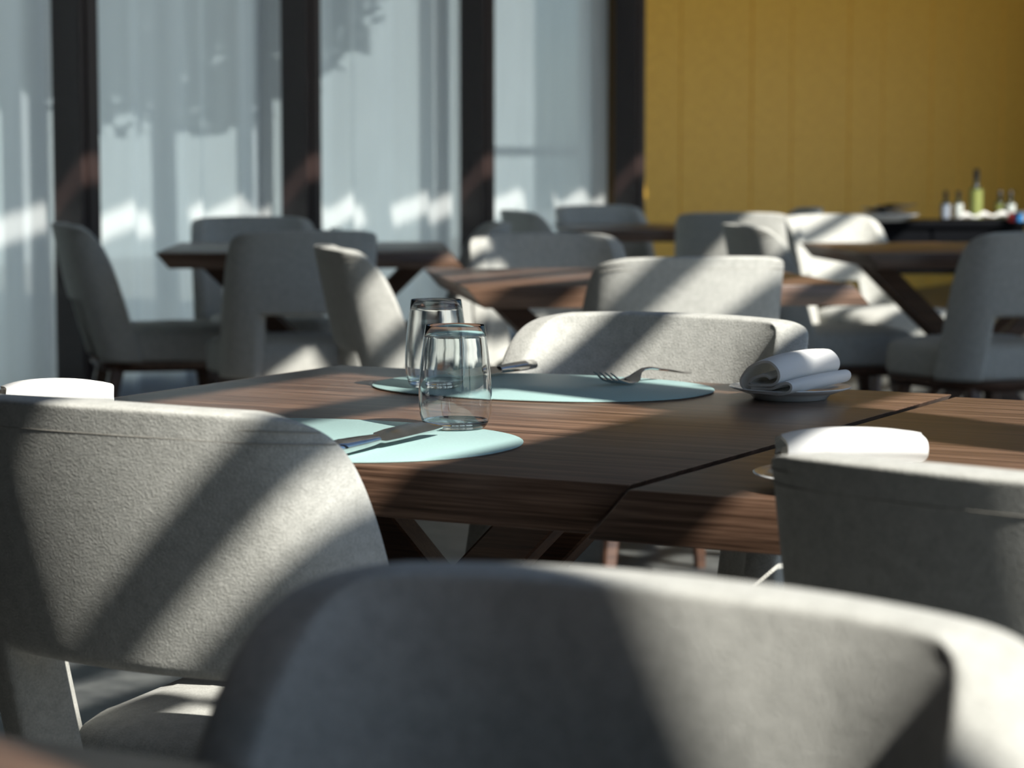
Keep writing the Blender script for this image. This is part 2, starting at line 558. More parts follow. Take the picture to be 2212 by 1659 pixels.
rail = empty('terrace_railing', W(N_WIN - 1.6, 10.3, -0.12), ROT)
tag(rail, 'grey terrace railing outside, its top bar dim through the curtain by the gold wall', 'railing')
bm = bmesh.new(); add_box(bm, (0, 4.2, 1.23), (0.05, 5.4, 0.07))
link('top_bar', mesh_of('top_bar', bm, M['rail']), rail)
for k in range(4):
    bm = bmesh.new(); add_box(bm, (0, 1.55 + k * 1.76, 0.6), (0.03, 0.03, 1.2))
    link('post', mesh_of('rail_post', bm, M['rail']), rail)

def tree(loc, h, rx, rz, seed, n, label):
    """a leafy tree: trunk with branches and a crown of leaf blades"""
    rnd = random.Random(seed)
    t = empty('garden_tree', loc, rnd.uniform(0, 6))
    bm = bmesh.new()
    tube(bm, [(0, 0, 0), (0.03, 0.02, h * 0.3), (-0.02, 0.05, h * 0.6), (0.02, 0, h * 0.85)], 0.09, 8)
    for k in range(6):
        a = k * 1.05
        tube(bm, [(0, 0, h * 0.42), (0.4 * rx * math.cos(a), 0.4 * rx * math.sin(a), h * 0.6), (0.75 * rx * math.cos(a), 0.75 * rx * math.sin(a), h * 0.75)], 0.035, 6)
    link('trunk', mesh_of('tree_trunk', bm, M['walnut_leg'], True), t)
    bm = bmesh.new()
    for k in range(n):
        while True:
            p = Vector((rnd.uniform(-1, 1), rnd.uniform(-1, 1), rnd.uniform(-1, 1)))
            if 0.25 < p.length < 1:
                break
        p = Vector((p.x * rx, p.y * rx, h * 0.68 + p.z * rz))
        d = Vector((rnd.gauss(0, 1), rnd.gauss(0, 1), rnd.gauss(0, 0.6))).normalized()
        e = d.orthogonal().normalized() * rnd.uniform(0.04, 0.065)
        d = d * rnd.uniform(0.08, 0.14)
        bm.faces.new([bm.verts.new(v) for v in (p - d, p + e, p + d, p - e)])
    f = link('foliage', mesh_of('tree_foliage', bm, M['leaf']), t)
    f['kind'] = 'stuff'
    tag(t, label, 'tree', 'trees outside the curtained windows')
tree(W(-8.6, 11.2, -0.12), 4.3, 1.7, 1.6, 5, 7000, 'green tree outside, tinting the curtain right of the leftmost post')
tree(W(-8.4, 8.0, -0.12), 4.4, 1.5, 1.8, 6, 6000, 'green tree outside, darkening the curtain at the left picture edge')

# ------------------------------------------------------------------ dining chair
Z_RIM, Z_TOP = 0.36, 0.845
LEAN = 0.2417
def plan_curve():
    """heading-integrated plan of the shell: arc length -> (x, y, heading)"""
    pts = [(0.0, 0.0, 0.0, 0.0)]
    s = x = y = 0.0
    ds = 0.002
    while s < 0.46:
        if s < 0.176:
            ph = 0.3068 * s / 0.176
        else:
            q = min(1.0, (s - 0.176) / 0.084)
            ph = 0.3068 + 1.1021 * (q * q * (3 - 2 * q) * 0.5 + q * 0.5)
        x += math.cos(ph) * ds
        y += math.sin(ph) * ds
        s += ds
        pts.append((s, x, y, ph))
    return pts
PLAN = plan_curve()
def plan(s):
    a = abs(s)
    i = min(int(a / 0.002), len(PLAN) - 2)
    t = (a - PLAN[i][0]) / 0.002
    p, q = PLAN[i], PLAN[i + 1]
    x = p[1] + (q[1] - p[1]) * t
    y = p[2] + (q[2] - p[2]) * t
    return (math.copysign(x, s), y, math.copysign(p[3], s))
def smax(t):
    return 0.179 + 0.1365 * max(0.0, 1 - t ** 4.03) ** (1 / 2.69)
def shell_pt(sig, t, off=0.0):
    s = sig * smax(t)
    x, y, ph = plan(s)
    z = Z_RIM + (Z_TOP - Z_RIM) * t
    z -= 0.0047 * (s / 0.21) ** 2 * t ** 5
    k = 0.988 - 0.011 * t
    # outward normal of the plan curve
    nx, ny = math.sin(ph), -math.cos(ph)
    belly = 0.008 * math.sin(math.pi * t)
    zz = z - Z_RIM
    return Vector(((x + nx * off) * k, -0.225 + y - zz * LEAN + ny * off - belly, z))
def sstep(a, b, x):
    q = min(1.0, max(0.0, (x - a) / (b - a)))
    return q * q * (3 - 2 * q)
def make_back_mesh():
    """padded shell: outer skin follows the plan curve, the inner pad is thicker and softer in the corners"""
    bm = bmesh.new()
    sg = [-1, -0.965, -0.90, -0.82, -0.74, -0.66, -0.59, -0.53, -0.49, -0.46, -0.36, -0.24, -0.12, 0]
    sg = sg + [-v for v in reversed(sg[:-1])]
    tt = [0, 0.045, 0.14, 0.25, 0.34, 0.40, 0.433, 0.47, 0.54, 0.62, 0.72, 0.81, 0.88, 0.93, 0.965, 0.988, 1.0]
    def inner_pt(sig, t):
        """inner skin: one soft concave sweep from the middle of the back to the front of each wing"""
        e = shell_pt(1, t, -T0)
        c = shell_pt(0, t, -T0)
        q = abs(sig)
        x = e.x * (1.22 * q - 0.22 * q ** 3)
        y = c.y + 0.006 + (e.y - c.y - 0.006) * q ** 3
        return Vector((math.copysign(x, sig) if q else 0.0, y, shell_pt(sig, t, -T0).z))
    T0 = 0.0235
    go = [[bm.verts.new(shell_pt(s, t, T0)) for s in sg] for t in tt]
    gi = [[bm.verts.new(inner_pt(s, t)) for s in sg] for t in tt]
    nj, ni = len(tt) - 1, len(sg) - 1
    def solid(j, i):
        if j < 0 or i < 0 or j >= nj or i >= ni:
            return False
        return not (tt[j + 1] <= 0.434 and sg[i] >= -0.491 and sg[i + 1] <= 0.491)
    for j in range(nj):
        for i in range(ni):
            if not solid(j, i):
                continue
            bm.faces.new((go[j][i], go[j][i + 1], go[j + 1][i + 1], go[j + 1][i]))
            bm.faces.new((gi[j + 1][i], gi[j + 1][i + 1], gi[j][i + 1], gi[j][i]))
            for (dj, di, p, q) in ((-1, 0, (j, i), (j, i + 1)), (1, 0, (j + 1, i + 1), (j + 1, i)), (0, -1, (j + 1, i), (j, i)), (0, 1, (j, i + 1), (j + 1, i + 1))):
                if not solid(j + dj, i + di):
                    bm.faces.new((go[q[0]][q[1]], go[p[0]][p[1]], gi[p[0]][p[1]], gi[q[0]][q[1]]))
    for v in list(bm.verts):
        if not v.link_faces:
            bm.verts.remove(v)
    me = mesh_of('tmp', bm, M['fabric'])
    o = link('tmp', me)
    su = o.modifiers.new('u', 'SUBSURF'); su.levels = 2; su.render_levels = 2
    me2 = bake(o)
    me2.name = 'chair_backrest'
    me2.polygons.foreach_set('use_smooth', [True] * len(me2.polygons))
    return me2
def seam_mesh(t, off, name):
    bm = bmesh.new()
    n = 60
    pts = []
    for i in range(n + 1):
        sig = -0.97 + 1.94 * i / n
        pts.append(shell_pt(sig, t - 0.05 * max(0, abs(sig) - 0.8) ** 1.5, off))
    tube(bm, pts, 0.0006, 5)
    return mesh_of(name, bm, M['thread'], True)
def rr_ring(hw_b, hw_f, y0, y1, rb, rf, z, n=7, shrink=0.0):
    """rounded plan outline, back y0, front y1"""
    pts = []
    def arc(cx, cy, r, a0, a1):
        for i in range(n):
            a = R(a0 + (a1 - a0) * i / (n - 1))
            pts.append((cx + r * math.cos(a), cy + r * math.sin(a), z))
    hb, hf = hw_b - shrink, hw_f - shrink
    a, b = y0 + shrink, y1 - shrink
    arc(hf - rf, b - rf, rf, 0, 90)
    arc(-hf + rf, b - rf, rf, 90, 180)
    arc(-hb + rb, a + rb, rb, 180, 270)
    arc(hb - rb, a + rb, rb, 270, 360)
    return pts
def make_seat_mesh():
    bm = bmesh.new()
    prof = [(0.012, 0.361), (0.002, 0.366), (0.0, 0.375), (0.0, 0.42), (0.002, 0.445), (0.008, 0.462), (0.020, 0.473), (0.045, 0.480), (0.09, 0.484)]
    rings = [rr_ring(0.205, 0.243, -0.20, 0.265, 0.10, 0.10, z, 9, sh) for sh, z in prof]
    loft(bm, rings)
    return mesh_of('chair_seat', bm, M['fabric'], True, 60)
def make_frame_mesh():
    bm = bmesh.new()
    prof = [(0.03, 0.325), (0.016, 0.332), (0.010, 0.345), (0.008, 0.359), (0.02, 0.3605)]
    rings = [rr_ring(0.225, 0.245, -0.235, 0.268, 0.13, 0.10, z, 9, sh) for sh, z in prof]
    loft(bm, rings)
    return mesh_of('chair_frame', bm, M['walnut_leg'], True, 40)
def make_leg_mesh(tx, ty, bx, by):
    bm = bmesh.new()
    rings = []
    for q in (0, 0.5, 1):
        x = tx + (bx - tx) * q; y = ty + (by - ty) * q; z = 0.342 * (1 - q)
        h = 0.026 - 0.013 * q
        c = h * 0.35
        ring = [(-h + c, -h), (h - c, -h), (h, -h + c), (h, h - c), (h - c, h), (-h + c, h), (-h, h - c), (-h, -h + c)]
        rings.append([(x + a, y + b, z) for a, b in ring])
    loft(bm, rings)
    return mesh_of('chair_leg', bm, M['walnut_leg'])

me_back = make_back_mesh()
me_s1 = seam_mesh(0.94, 0.0230, 'seam_lower')
me_s2 = seam_mesh(0.966, 0.0225, 'seam_upper')
me_seat = make_seat_mesh()
me_frame = make_frame_mesh()
me_legs = [make_leg_mesh(0.175, 0.19, 0.215, 0.235), make_leg_mesh(-0.175, 0.19, -0.215, 0.235),
           make_leg_mesh(0.15, -0.165, 0.20, -0.245), make_leg_mesh(-0.15, -0.165, -0.20, -0.245)]
def make_chair():
    t = empty('dining_chair')
    b = link('backrest', me_back, t)
    link('seam', me_s1, b); link('seam', me_s2, b)
    link('seat', me_seat, t)
    link('seat_frame', me_frame, t)
    for m in me_legs:
        link('leg', m, t)
    return t
chair0 = make_chair()
used = [False]
def chair(top, phi, label, group='upholstered dining chairs'):
    """top = plan position of the middle of the backrest's upper edge, phi = facing direction in degrees"""
    f = Vector((math.cos(R(phi)), math.sin(R(phi)), 0))
    if used[0]:
        o = copy_tree(chair0)
    else:
        o = chair0
        used[0] = True
    p = Vector((top[0], top[1], 0)) + f * 0.365
    o.location = p
    o.rotation_euler = (0, 0, R(phi - 90))
    tag(o, label, 'chair', group)
    return o
def wb(n, b):
    v = W(n, b)
    return (v.x, v.y)
chair((0.109, 1.355), -122, 'large blurred grey felt chair back in the foreground, facing the camera')
chair((-0.423, 2.301), 59.5, 'grey felt chair with cut-out back at the lower left, pushed up to the near table')
chair((0.339, 1.787), 48.4, 'grey felt chair at the right edge, back to camera, in front of a white napkin')
chair((0.265, 3.657), -120, 'sunlit grey chair facing the camera across the near table, behind the fork and teal mat')
chair((0.45, 5.67), 105.6, 'sunlit grey chair with its back to camera, in front of the middle table')
chair((0.08, 7.486), -76.2, 'grey chair facing the camera behind the middle table')
chair((-0.516, 6.363), 13.2, 'half-lit grey chair seen from the side, at the left end of the middle table')
chair((-1.622, 8.541), 17.5, 'leftmost grey chair, in profile beside the dark window post')
chair((-0.635, 7.672), 107.6, 'grey chair with cut-out back to camera, at the table by the curtains')
chair((-1.04, 9.54), -74, 'shaded chair on the curtain side of the window table, facing the camera')
chair((-0.002, 8.657), 184.6, 'dark grey chair seen from the side at the right end of the window table')
chair((-0.032, 10.597), 16.3, 'distant shaded chair seen from the side, left of the farthest table')
chair((0.373, 11.72), -62, 'distant shaded chair behind the farthest table, before the gold wall edge')
chair((0.921, 10.121), 83, 'grey chair with back to camera in front of the farthest table')
chair((0.750, 8.41), 10.4, 'half-lit grey chair in profile at the left end of the right-hand table')
chair((1.243, 9.887), -56, 'bright sunlit chair facing the camera behind the right-hand table')
chair((1.42, 11.14), 184, 'small dark chair top far back, at the right end of the farthest table')
chair((1.695, 7.60), 114, 'dark grey chair at the right edge, turned away in front of the right-hand table')

# ------------------------------------------------------------------ tables
TH = 0.052
ZT = 0.76
def make_table(x0, x1, y0, y1, slant, st, sb):
    """slanted-end top: the underside is shifted sideways by slant"""
    bm = bmesh.new()
    z0, z1 = ZT - TH, ZT
    loft(bm, [[(x0 + slant, y0, z0), (x1 + slant, y0, z0), (x1 + slant, y1, z0), (x0 + slant, y1, z0)],
              [(x0, y0, z1), (x1, y0, z1), (x1, y1, z1), (x0, y1, z1)]])
    bmesh.ops.bevel(bm, geom=list(bm.edges), offset=0.0022, segments=2, affect='EDGES', profile=0.5)
    top = mesh_of('tabletop', bm, M['walnut'], True, 25)
    beams = []
    for y in (-0.075, 0.075):
        for sgn in (1, -1):
            bm = bmesh.new()
            xm = (x0 + x1 + slant) / 2
            a = Vector((xm - st * sgn, y + 0.024 * sgn, ZT - TH - 0.002))
            b = Vector((xm + sb * sgn, y + 0.024 * sgn, 0.0))
            w = 0.042
            hy = 0.0235
            ring = lambda p: [(p.x - w, p.y - hy, p.z), (p.x + w, p.y - hy, p.z), (p.x + w, p.y + hy, p.z), (p.x - w, p.y + hy, p.z)]
            loft(bm, [ring(b), ring(a)])
            bmesh.ops.bevel(bm, geom=list(bm.edges), offset=0.003, segments=1, affect='EDGES')
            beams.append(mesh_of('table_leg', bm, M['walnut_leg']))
    return top, beams
def table(loc, rz, meshes, label):
    t = empty('dining_table', loc, rz)
    link('tabletop', meshes[0], t)
    for m in meshes[1]:
        link('leg', m, t)
    tag(t, label, 'table', 'walnut dining tables')
    return t
tA = make_table(-0.487, 0.487, -0.51, 0.51, -0.045, 0.25, 0.44)
tB = make_table(-0.487, 0.487, -0.50, 0.50, 0.045, 0.36, 0.36)
table(W(-0.009, 0.02), ROT, tA, 'near walnut table set with two glasses and oval mats')
table(W(0.9785, -0.012), ROT, tA, 'right-hand near walnut table, separated by a dark gap, with a white napkin')
table(W(0.95, -2.09), ROT, tA, 'table at the bottom left corner, only a blurred dark edge showing')
table((0.30, 6.46, 0), R(8), tB, 'walnut table in the middle, sun-striped, between four grey chairs')
table((-0.72, 8.52, 0), R(3), tB, 'shaded table by the curtains with a chair on each side')
table((1.60, 8.5, 0), R(6), tB, 'walnut table at the right with crossed legs, in front of the bottles')
table((0.72, 11.0, 0), R(5), tB, 'farthest dark table, beside the gold wall')

# ------------------------------------------------------------------ tableware
ZM = ZT
def placemat(n, b, a, bb, label):
    o = empty('placemat', W(n, b, ZT), ROT)
    bm = bmesh.new()
    seg = 72
    def ell(k, z):
        out = []
        for i in range(seg):
            th = 2 * math.pi * i / seg
            c, s = math.cos(th), math.sin(th)
            out.append(((a - k) * math.copysign(abs(c) ** (2 / 2.25), c), (bb - k) * math.copysign(abs(s) ** (2 / 2.25), s), z))
        return out
    loft(bm, [ell(0.0006, 0.0012), ell(0, 0.0016), ell(0, 0.0026), ell(0.0008, 0.0032)])
    link('mat_surface', mesh_of('mat_surface', bm, M['mat'], True, 40), o)
    bm = bmesh.new()
    loft(bm, [ell(0.001, 0.0001), ell(0.0005, 0.0013)])
    link('mat_backing', mesh_of('mat_backing', bm, M['mat_edge']), o)
    tag(o, label, 'placemat', 'oval placemats')
placemat(0.005, -0.325, 0.243, 0.19, 'oval mat in full sun under the nearer glass, looking pale mint')
placemat(-0.05, 0.345, 0.243, 0.18, 'oval teal mat in shade under the fork on the far side of the near table')
ZMAT = ZT + 0.0032

def make_tumbler():
    t = empty('tumbler')
    bm = bmesh.new()
    outer = [(0.0395, 0.0100), (0.0418, 0.0180), (0.0428, 0.030), (0.0428, 0.042), (0.0422, 0.055), (0.0407, 0.073), (0.0388, 0.090), (0.0366, 0.107), (0.0348, 0.120)]
    inner = [(r - 0.0011, z) for r, z in reversed(outer)]
    inner[0] = (0.0340, 0.1203)
    prof = outer + [(0.0345, 0.1209)] + inner
    lathe(bm, prof, 72)
    link('bowl', mesh_of('tumbler_bowl', bm, M['glass'], True, 70), t)
    bm = bmesh.new()
    prof = [(0.0002, 0.0002), (0.031, 0.0004), (0.0345, 0.0016), (0.0375, 0.0050), (0.0392, 0.0094),
            (0.0380, 0.0108), (0.0340, 0.0088), (0.020, 0.0078), (0.0002, 0.0076)]
    lathe(bm, prof, 72, True, True)
    link('base', mesh_of('tumbler_base', bm, M['glass'], True, 70), t)
    return t
g0 = make_tumbler()
g0.location = W(0.10, -0.165, ZMAT)
tag(g0, 'clear tumbler nearer the camera, on the sunlit mat', 'glass', 'clear glass tumblers')
g1 = copy_tree(g0)
g1.location = W(-0.170, 0.262, ZMAT)
tag(g1, 'clear tumbler behind the nearer one, on the teal mat', 'glass', 'clear glass tumblers')
g2 = copy_tree(g0)
g2.location = (-0.64, 8.80, ZT)
g2.scale = (0.55, 0.55, 0.5)
tag(g2, 'tiny low glass glinting on the table by the curtains', 'glass', 'clear glass tumblers')

def make_knife():
    t = empty('table_knife')
    # along +y: handle end at 0, tip at 0.215
    bm = bmesh.new()
    rings = []
    for y, w, h in ((0.0, 0.004, 0.003), (0.003, 0.0072, 0.0060), (0.03, 0.0078, 0.0066), (0.07, 0.0068, 0.0058), (0.098, 0.0055, 0.005), (0.106, 0.0048, 0.004)):
        rings.append([(w * math.cos(2 * math.pi * i / 12), y, 0.0062 + h * math.sin(2 * math.pi * i / 12) * 0.9) for i in range(12)])
    loft(bm, rings)
    link('handle', mesh_of('knife_handle', bm, M['steel'], True, 60), t)
    bm = bmesh.new()
    rings = []
    for y, xl, xr in ((0.104, -0.0045, 0.0045), (0.112, -0.0080, 0.0065), (0.14, -0.0095, 0.007), (0.19, -0.0095, 0.007), (0.22, -0.0075, 0.007), (0.238, -0.0025, 0.0062), (0.245, 0.004, 0.0058)):
        zz = 0.0066 + (y - 0.104) * 0.012
        rings.append([(xl, y, zz), ((xl + xr) / 2, y, zz + 0.0012), (xr, y, zz + 0.0013), (xr, y, zz - 0.0009), ((xl + xr) / 2, y, zz - 0.0010)])
    loft(bm, rings)
    link('blade', mesh_of('knife_blade', bm, M['steel'], True, 30), t)
    return t
def put(o, loc, ang_deg):
    o.location = loc
    o.rotation_euler = (0, 0, R(ang_deg - 90))
k0 = make_knife()
put(k0, Vector((-0.090, 2.735, ZMAT)) - Vector((math.cos(R(64)), math.sin(R(64)), 0)) * 0.243, 64)
k0.rotation_euler.y = R(32)
k0.scale = (1.25, 1.0, 1.25)
k0.location.z += 0.004
tag(k0, 'steel knife in the sun beside the nearer glass', 'knife', 'table knives')
k1 = copy_tree(k0)
put(k1, (0.030, 3.59, ZMAT), 241)
k1.rotation_euler.y = R(-20)
k1.location.z += 0.001
tag(k1, 'steel knife on the teal mat, half behind the glasses', 'knife', 'table knives')

def make_fork():
    t = empty('table_fork')
    # along +y: tine tips at 0, handle end at 0.185
    def prof(y):
        pts = [(0, 0.0150), (0.02, 0.0060), (0.04, 0.0022), (0.055, 0.0030), (0.068, 0.0075), (0.082, 0.0135), (0.10, 0.0140), (0.13, 0.0105), (0.16, 0.0065), (0.178, 0.0045), (0.185, 0.0045)]
        for (a, za), (b, zb) in zip(pts[:-1], pts[1:]):
            if y <= b:
                q = (y - a) / (b - a)
                q = q * q * (3 - 2 * q) * 0.4 + q * 0.6
                return za + (zb - za) * q
        return pts[-1][1]
    for k in range(4):
        bm = bmesh.new()
        rings = []
        for i in range(9):
            y = 0.048 * i / 8
            x = (k - 1.5) * (0.0070 - 0.0003 * (1 - i / 8))
            h = 0.0009 + 0.0007 * min(1, i / 3)
            z = prof(y)
            rings.append([(x - h, y, z), (x, y, z + h), (x + h, y, z), (x, y, z - h)])
        loft(bm, rings)
        link('tine', mesh_of('fork_tine', bm, M['steel'], True, 60), t)
    bm = bmesh.new()
    rings = []
    for y, w in ((0.044, 0.0122), (0.052, 0.0126), (0.060, 0.0112), (0.068, 0.0074), (0.076, 0.0040), (0.085, 0.0030), (0.10, 0.0030), (0.12, 0.0037), (0.14, 0.0048), (0.16, 0.0062), (0.176, 0.0068), (0.183, 0.0052), (0.1855, 0.002)):
        z = prof(y)
        th = 0.0012 if y < 0.07 else 0.0016
        rings.append([(w * math.cos(2 * math.pi * i / 10), y, z + th * math.sin(2 * math.pi * i / 10)) for i in range(10)])
    loft(bm, rings)
    link('handle', mesh_of('fork_handle', bm, M['steel'], True, 60), t)
    return t
fk = make_fork()
put(fk, (0.124, 3.31, ZMAT), 51)
fk.scale = (1.45, 1.12, 1.35)
tag(fk, 'steel fork with upturned tines on the teal mat', 'fork')

def make_plate():
    bm = bmesh.new()
    prof = [(0.0005, 0.004), (0.040, 0.0035), (0.046, 0.0), (0.0485, 0.0005), (0.053, 0.0060), (0.066, 0.0105), (0.0795, 0.0150), (0.0808, 0.0162), (0.0795, 0.0172), (0.068, 0.0138), (0.055, 0.0098), (0.046, 0.0080), (0.0005, 0.0076)]
    lathe(bm, prof, 72, True, True)
    return mesh_of('side_plate', bm, M['porcelain'], True, 60)
me_plate = make_plate()
def plate(loc, label):
    o = link('side_plate', me_plate, None, loc)
    tag(o, label, 'plate', 'white side plates')
    return o
PL1 = W(0.305, 0.375, ZT); PL2 = W(0.668, -0.425, ZT); PL3 = W(-0.335, -0.355, ZT)
plate(PL1, 'white side plate under a rolled napkin at the far edge of the near table')
plate(PL2, 'white side plate mostly hidden behind the right-hand chair back')
plate(PL3, 'white side plate hidden behind the lower left chair, under its napkin')

def smooth_path(pts, it=3):
    for _ in range(it):
        out = [pts[0]]
        for a, b in zip(pts[:-1], pts[1:]):
            out.append((a[0] * 0.75 + b[0] * 0.25, a[1] * 0.75 + b[1] * 0.25))
            out.append((a[0] * 0.25 + b[0] * 0.75, a[1] * 0.25 + b[1] * 0.75))
        out.append(pts[-1])
        pts = out
    return pts
def make_napkin(path, length, thick, seed, flat=1.0):
    """folded cloth: the folded strip seen at the end, drawn out along +y"""
    rnd = random.Random(seed)
    p = smooth_path([(x * 0.001, z * 0.001) for x, z in path], 3)
    n = len(p)
    left, right = [], []
    for i in range(n):
        a = p[max(0, i - 1)]; b = p[min(n - 1, i + 1)]
        dx, dz = b[0] - a[0], b[1] - a[1]
        l = math.hypot(dx, dz) or 1e-6
        nx, nz = -dz / l, dx / l
        left.append((p[i][0] + nx * thick / 2, p[i][1] + nz * thick / 2))
        right.append((p[i][0] - nx * thick / 2, p[i][1] - nz * thick / 2))
    ring = left + list(reversed(right))
    bm = bmesh.new()
    rings = []
    m = 16
    for j in range(m + 1):
        q = j / m
        y = length * (q - 0.5)
        sq = 1 - 0.22 * (2 * q - 1) ** 4 * flat
        sag = (0.012 * math.sin(math.pi * min(1, q * 1.15)) - 0.006) * flat
        rings.append([(x * (1 + 0.04 * math.sin(3 * q + seed)) + 0.003 * math.sin(2.2 * q + seed), y + 0.002 * math.sin(x * 160 + seed), z * sq + max(0, z) / 0.05 * sag * 0.6) for x, z in ring])
    loft(bm, rings)
    return mesh_of('napkin', bm, M['linen'], True, 50)
roll = [(10, 17), (2, 20), (-8, 18), (-16, 13), (-20, 9.5), (-12, 9), (4, 9.5), (16, 11), (23, 17), (23, 26), (16, 33), (4, 35), (-10, 31), (-24, 22), (-31, 13), (-29, 5.5), (-18, 2.2), (0, 1.8), (16, 1.8), (28, 2.2), (36, 6), (37, 12), (30, 14.5), (22, 11), (14, 6.8), (0, 5.8), (-14, 6)]
flatroll = [(16, 14), (2, 17), (-12, 15), (-24, 11), (-30, 8.5), (-20, 8), (0, 8.5), (22, 10), (31, 15), (29, 22), (16, 26), (0, 25), (-18, 21), (-32, 14), (-36, 8), (-32, 3.4), (-16, 2), (8, 1.8), (30, 2), (38, 5)]
nk1 = make_napkin([(x * 1.2, z * 1.38) for x, z in roll], 0.135, 0.0036, 1, 0.3)
nk2 = make_napkin([(x * 1.15, z * 1.7) for x, z in flatroll], 0.135, 0.0034, 2, 0.4)
nk3 = make_napkin([(x * 1.1, z * 1.6) for x, z in flatroll], 0.125, 0.0034, 4, 0.5)
def napkin(me, loc, ang, label, tilt=0.0):
    o = link('napkin', me, None, loc)
    o.rotation_euler = (tilt, 0, R(ang - 90))
    tag(o, label, 'napkin', 'folded white napkins')
napkin(nk1, PL1 + Vector((0.002, -0.014, 0.0150)), 46, 'rolled white napkin with open folds on the far plate', R(3))
napkin(nk2, PL2 + Vector((0.012, 0.0, 0.0155)), 2, 'sunlit folded white napkin above the right-hand chair back')
napkin(nk3, PL3 + Vector((0.0, 0.0, 0.0155)), 20, 'sunlit folded white napkin at the left, above the lower left chair')

# ------------------------------------------------------------------ console table with bottles
CT = Vector((2.12, 12.5, 0))
ct = empty('console_table', CT, R(2))
tag(ct, 'black console table carrying bottles in front of the gold wall', 'console table')
bm = bmesh.new(); add_box(bm, (0, 0, 0.735), (1.02, 0.46, 0.03), None, 0.003)
link('tabletop', mesh_of('console_top', bm, M['black']), ct)
bm = bmesh.new(); add_box(bm, (0, 0, 0.60), (0.96, 0.40, 0.24), None, 0.003)
link('body', mesh_of('console_body', bm, M['black']), ct)
for s in (-1, 1):
    bm = bmesh.new(); add_box(bm, (0.24 * s, -0.205, 0.60), (0.46, 0.014, 0.20), None, 0.002)
    d = link('drawer', mesh_of('console_drawer', bm, M['black']), ct)
    bm = bmesh.new()
    lathe(bm, [(0.0005, 0), (0.008, 0), (0.008, 0.01), (0.016, 0.014), (0.018, 0.02), (0.012, 0.026), (0.0005, 0.027)], 20, True, True)
    bmesh.ops.transform(bm, matrix=Matrix.Translation((0.0 if s > 0 else 0.0, 0, 0)) @ Matrix.Rotation(R(90), 4, 'X'), verts=bm.verts)
    kn = link('knob', mesh_of('console_knob', bm, M['knob'], True, 50), d)
    kn.location = (0.24 * s, -0.212, 0.64)
    for sy in (-1, 1):
        bm = bmesh.new()
        loft(bm, [[(0.46 * s + a * 0.016, 0.18 * sy + b * 0.016, 0) for a, b in ((-1, -1), (1, -1), (1, 1), (-1, 1))],
                  [(0.45 * s + a * 0.024, 0.17 * sy + b * 0.024, 0.48) for a, b in ((-1, -1), (1, -1), (1, 1), (-1, 1))]])
        link('leg', mesh_of('console_leg', bm, M['black']), ct)
ZC = 0.75
def bottle(x, y, h, r, label, lblmat, cat='bottle', neck=0.30, mat='bottle', lab=(0.08, 0.55)):
    o = empty('bottle', (x, y, ZC))
    sh = h * (1 - neck)
    bm = bmesh.new()
    prof = [(0.0005, 0), (r * 0.92, 0), (r, 0.004), (r, sh * 0.84), (r * 0.92, sh * 0.91), (r * 0.6, sh * 0.98), (r * 0.40, sh * 1.05), (r * 0.36, h * 0.86), (0.0005, h * 0.86)]
    lathe(bm, prof, 24, True, True)
    link('body', mesh_of('bottle_body', bm, M[mat], True, 50), o)
    bm = bmesh.new()
    lathe(bm, [(0.0005, h * 0.80), (r * 0.44, h * 0.80), (r * 0.46, h * 0.985), (r * 0.36, h), (0.0005, h)], 20, True, True)
    link('cap', mesh_of('bottle_cap', bm, M['cap'], True, 50), o)
    bm = bmesh.new()
    lathe(bm, [(r * 1.004, h * lab[0]), (r * 1.02, h * lab[0]), (r * 1.02, h * lab[1]), (r * 1.004, h * lab[1])], 24)
    link('label_band', mesh_of('bottle_label', bm, M[lblmat], True, 50), o)
    tag(o, label, cat, 'bottles on the console table')
def cx(px, d):
    return (px - 1106) / 5223 * d
bottle(cx(2107, 12.5), 12.52, 0.262, 0.033, 'tall dark bottle with a yellow-green body, highest on the console', 'oil', neck=0.34, lab=(0.03, 0.60))
bottle(cx(2040, 12.5), 12.50, 0.150, 0.024, 'small dark bottle with grey label, leftmost on the console', 'lbl_grey', neck=0.36)
bottle(cx(2068, 12.55), 12.55, 0.150, 0.024, 'small dark bottle with white label, just left of the tall bottle', 'lbl_white', neck=0.36)
bottle(cx(2157, 12.55), 12.55, 0.150, 0.024, 'small dark bottle with green label, just right of the tall bottle', 'oil', neck=0.36)
bottle(cx(2180, 12.5), 12.50, 0.150, 0.024, 'small dark bottle with white label, rightmost on the console', 'lbl_white', neck=0.36)
tray = empty('serving_tray', (cx(2118, 12.4), 12.40, ZC), R(2))
tag(tray, 'silvery tray with a white cloth in front of the bottles', 'tray')
bm = bmesh.new()
loft(bm, [rr_ring(0.20, 0.20, -0.10, 0.05, 0.03, 0.03, z, 5, sh) for sh, z in ((0.01, 0.0005), (0.0, 0.012), (0.004, 0.012), (0.012, 0.004))])
link('tray_body', mesh_of('tray_body', bm, M['steel'], True, 40), tray)
bm = bmesh.new()
rnd = random.Random(3)
g = []
for i in range(25):
    row = []
    for j in range(7):
        x = -0.13 + 0.30 * i / 24; y = -0.085 + 0.10 * j / 6
        z = 0.018 + 0.022 * math.sin(i * 0.42 + 0.4) ** 2 * (0.5 + 0.5 * math.sin(j * 0.9)) + 0.012 * (i / 24)
        row.append(bm.verts.new((x, y, z)))
    g.append(row)
for i in range(24):
    for j in range(6):
        bm.faces.new((g[i][j], g[i + 1][j], g[i + 1][j + 1], g[i][j + 1]))
r_ = bmesh.ops.extrude_face_region(bm, geom=list(bm.faces))
for v in [e for e in r_['geom'] if isinstance(e, bmesh.types.BMVert)]:
    v.co.z -= 0.008
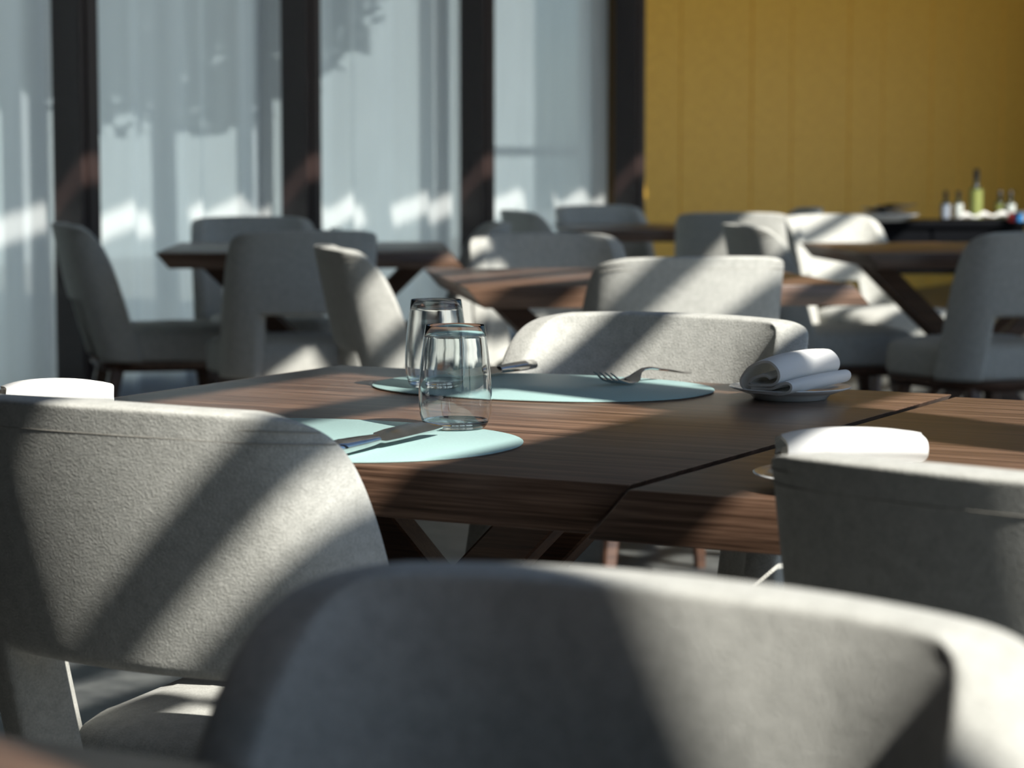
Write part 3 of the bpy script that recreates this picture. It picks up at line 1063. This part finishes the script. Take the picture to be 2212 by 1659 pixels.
clo = link('white_cloth', mesh_of('white_cloth', bm, M['linen'], True, 60), None, (cx(2118, 12.4), 12.40, ZC + 0.004), R(2))
tag(clo, 'rumpled white cloth lying on the tray by the bottles', 'cloth')
def packet(px, d, mat, label, z=0.0):
    o = empty('condiment_packet', (cx(px, d), d, ZC + z), R(15))
    bm = bmesh.new(); add_box(bm, (0, 0, 0.022), (0.034, 0.03, 0.044), None, 0.004)
    link('box', mesh_of('packet_box', bm, M[mat]), o)
    bm = bmesh.new(); add_box(bm, (0, 0, 0.046), (0.036, 0.032, 0.006), None, 0.002)
    link('lid', mesh_of('packet_lid', bm, M['lbl_white']), o)
    tag(o, label, 'packet', 'small packets on the console')
packet(2184, 12.26, 'red', 'small red packet at the right of the console')
packet(2200, 12.24, 'blue', 'small blue packet beside the red one on the console')
packet(2206, 12.34, 'lbl_white', 'small white packet at the right end of the console')
# platter with cutlery
pf = empty('platter', (cx(1905, 12.3), 12.3, ZC))
tag(pf, 'white platter holding cutlery at the left of the console', 'platter')
bm = bmesh.new()
lathe(bm, [(0.0005, 0.003), (0.10, 0.0), (0.11, 0.004), (0.165, 0.026), (0.182, 0.032), (0.180, 0.036), (0.15, 0.028), (0.10, 0.010), (0.0005, 0.008)], 40, True, True)
link('dish', mesh_of('platter_dish', bm, M['porcelain'], True, 50), pf)
rnd = random.Random(8)
for k in range(14):
    o = empty('serving_cutlery', (cx(1905, 12.3) + rnd.uniform(-0.03, 0.10), 12.3 + rnd.uniform(-0.06, 0.05), ZC + 0.038 + 0.0035 * k), R(rnd.uniform(-35, 35)))
    bm = bmesh.new()
    rings = []
    for x, w, h in ((-0.085, 0.004, 0.002), (-0.08, 0.008, 0.004), (-0.02, 0.006, 0.004), (0.0, 0.004, 0.003)):
        rings.append([(x, w * math.cos(2 * math.pi * i / 8), h * math.sin(2 * math.pi * i / 8)) for i in range(8)])
    loft(bm, rings)
    link('handle', mesh_of('cutlery_handle', bm, M['black'] if k % 2 else M['steel'], True, 60), o)
    bm = bmesh.new()
    rings = []
    for x, w, h in ((0.0, 0.004, 0.003), (0.03, 0.007, 0.002), (0.06, 0.013, 0.003), (0.075, 0.012, 0.003), (0.085, 0.004, 0.001)):
        rings.append([(x, w * math.cos(2 * math.pi * i / 8), h * math.sin(2 * math.pi * i / 8)) for i in range(8)])
    loft(bm, rings)
    link('head', mesh_of('cutlery_head', bm, M['steel'], True, 60), o)
    tag(o, 'black-handled piece of cutlery heaped on the white platter' if k % 2 else 'all-steel piece of cutlery heaped on the white platter', 'cutlery', 'black-handled cutlery on the platter' if k % 2 else 'steel cutlery on the platter')
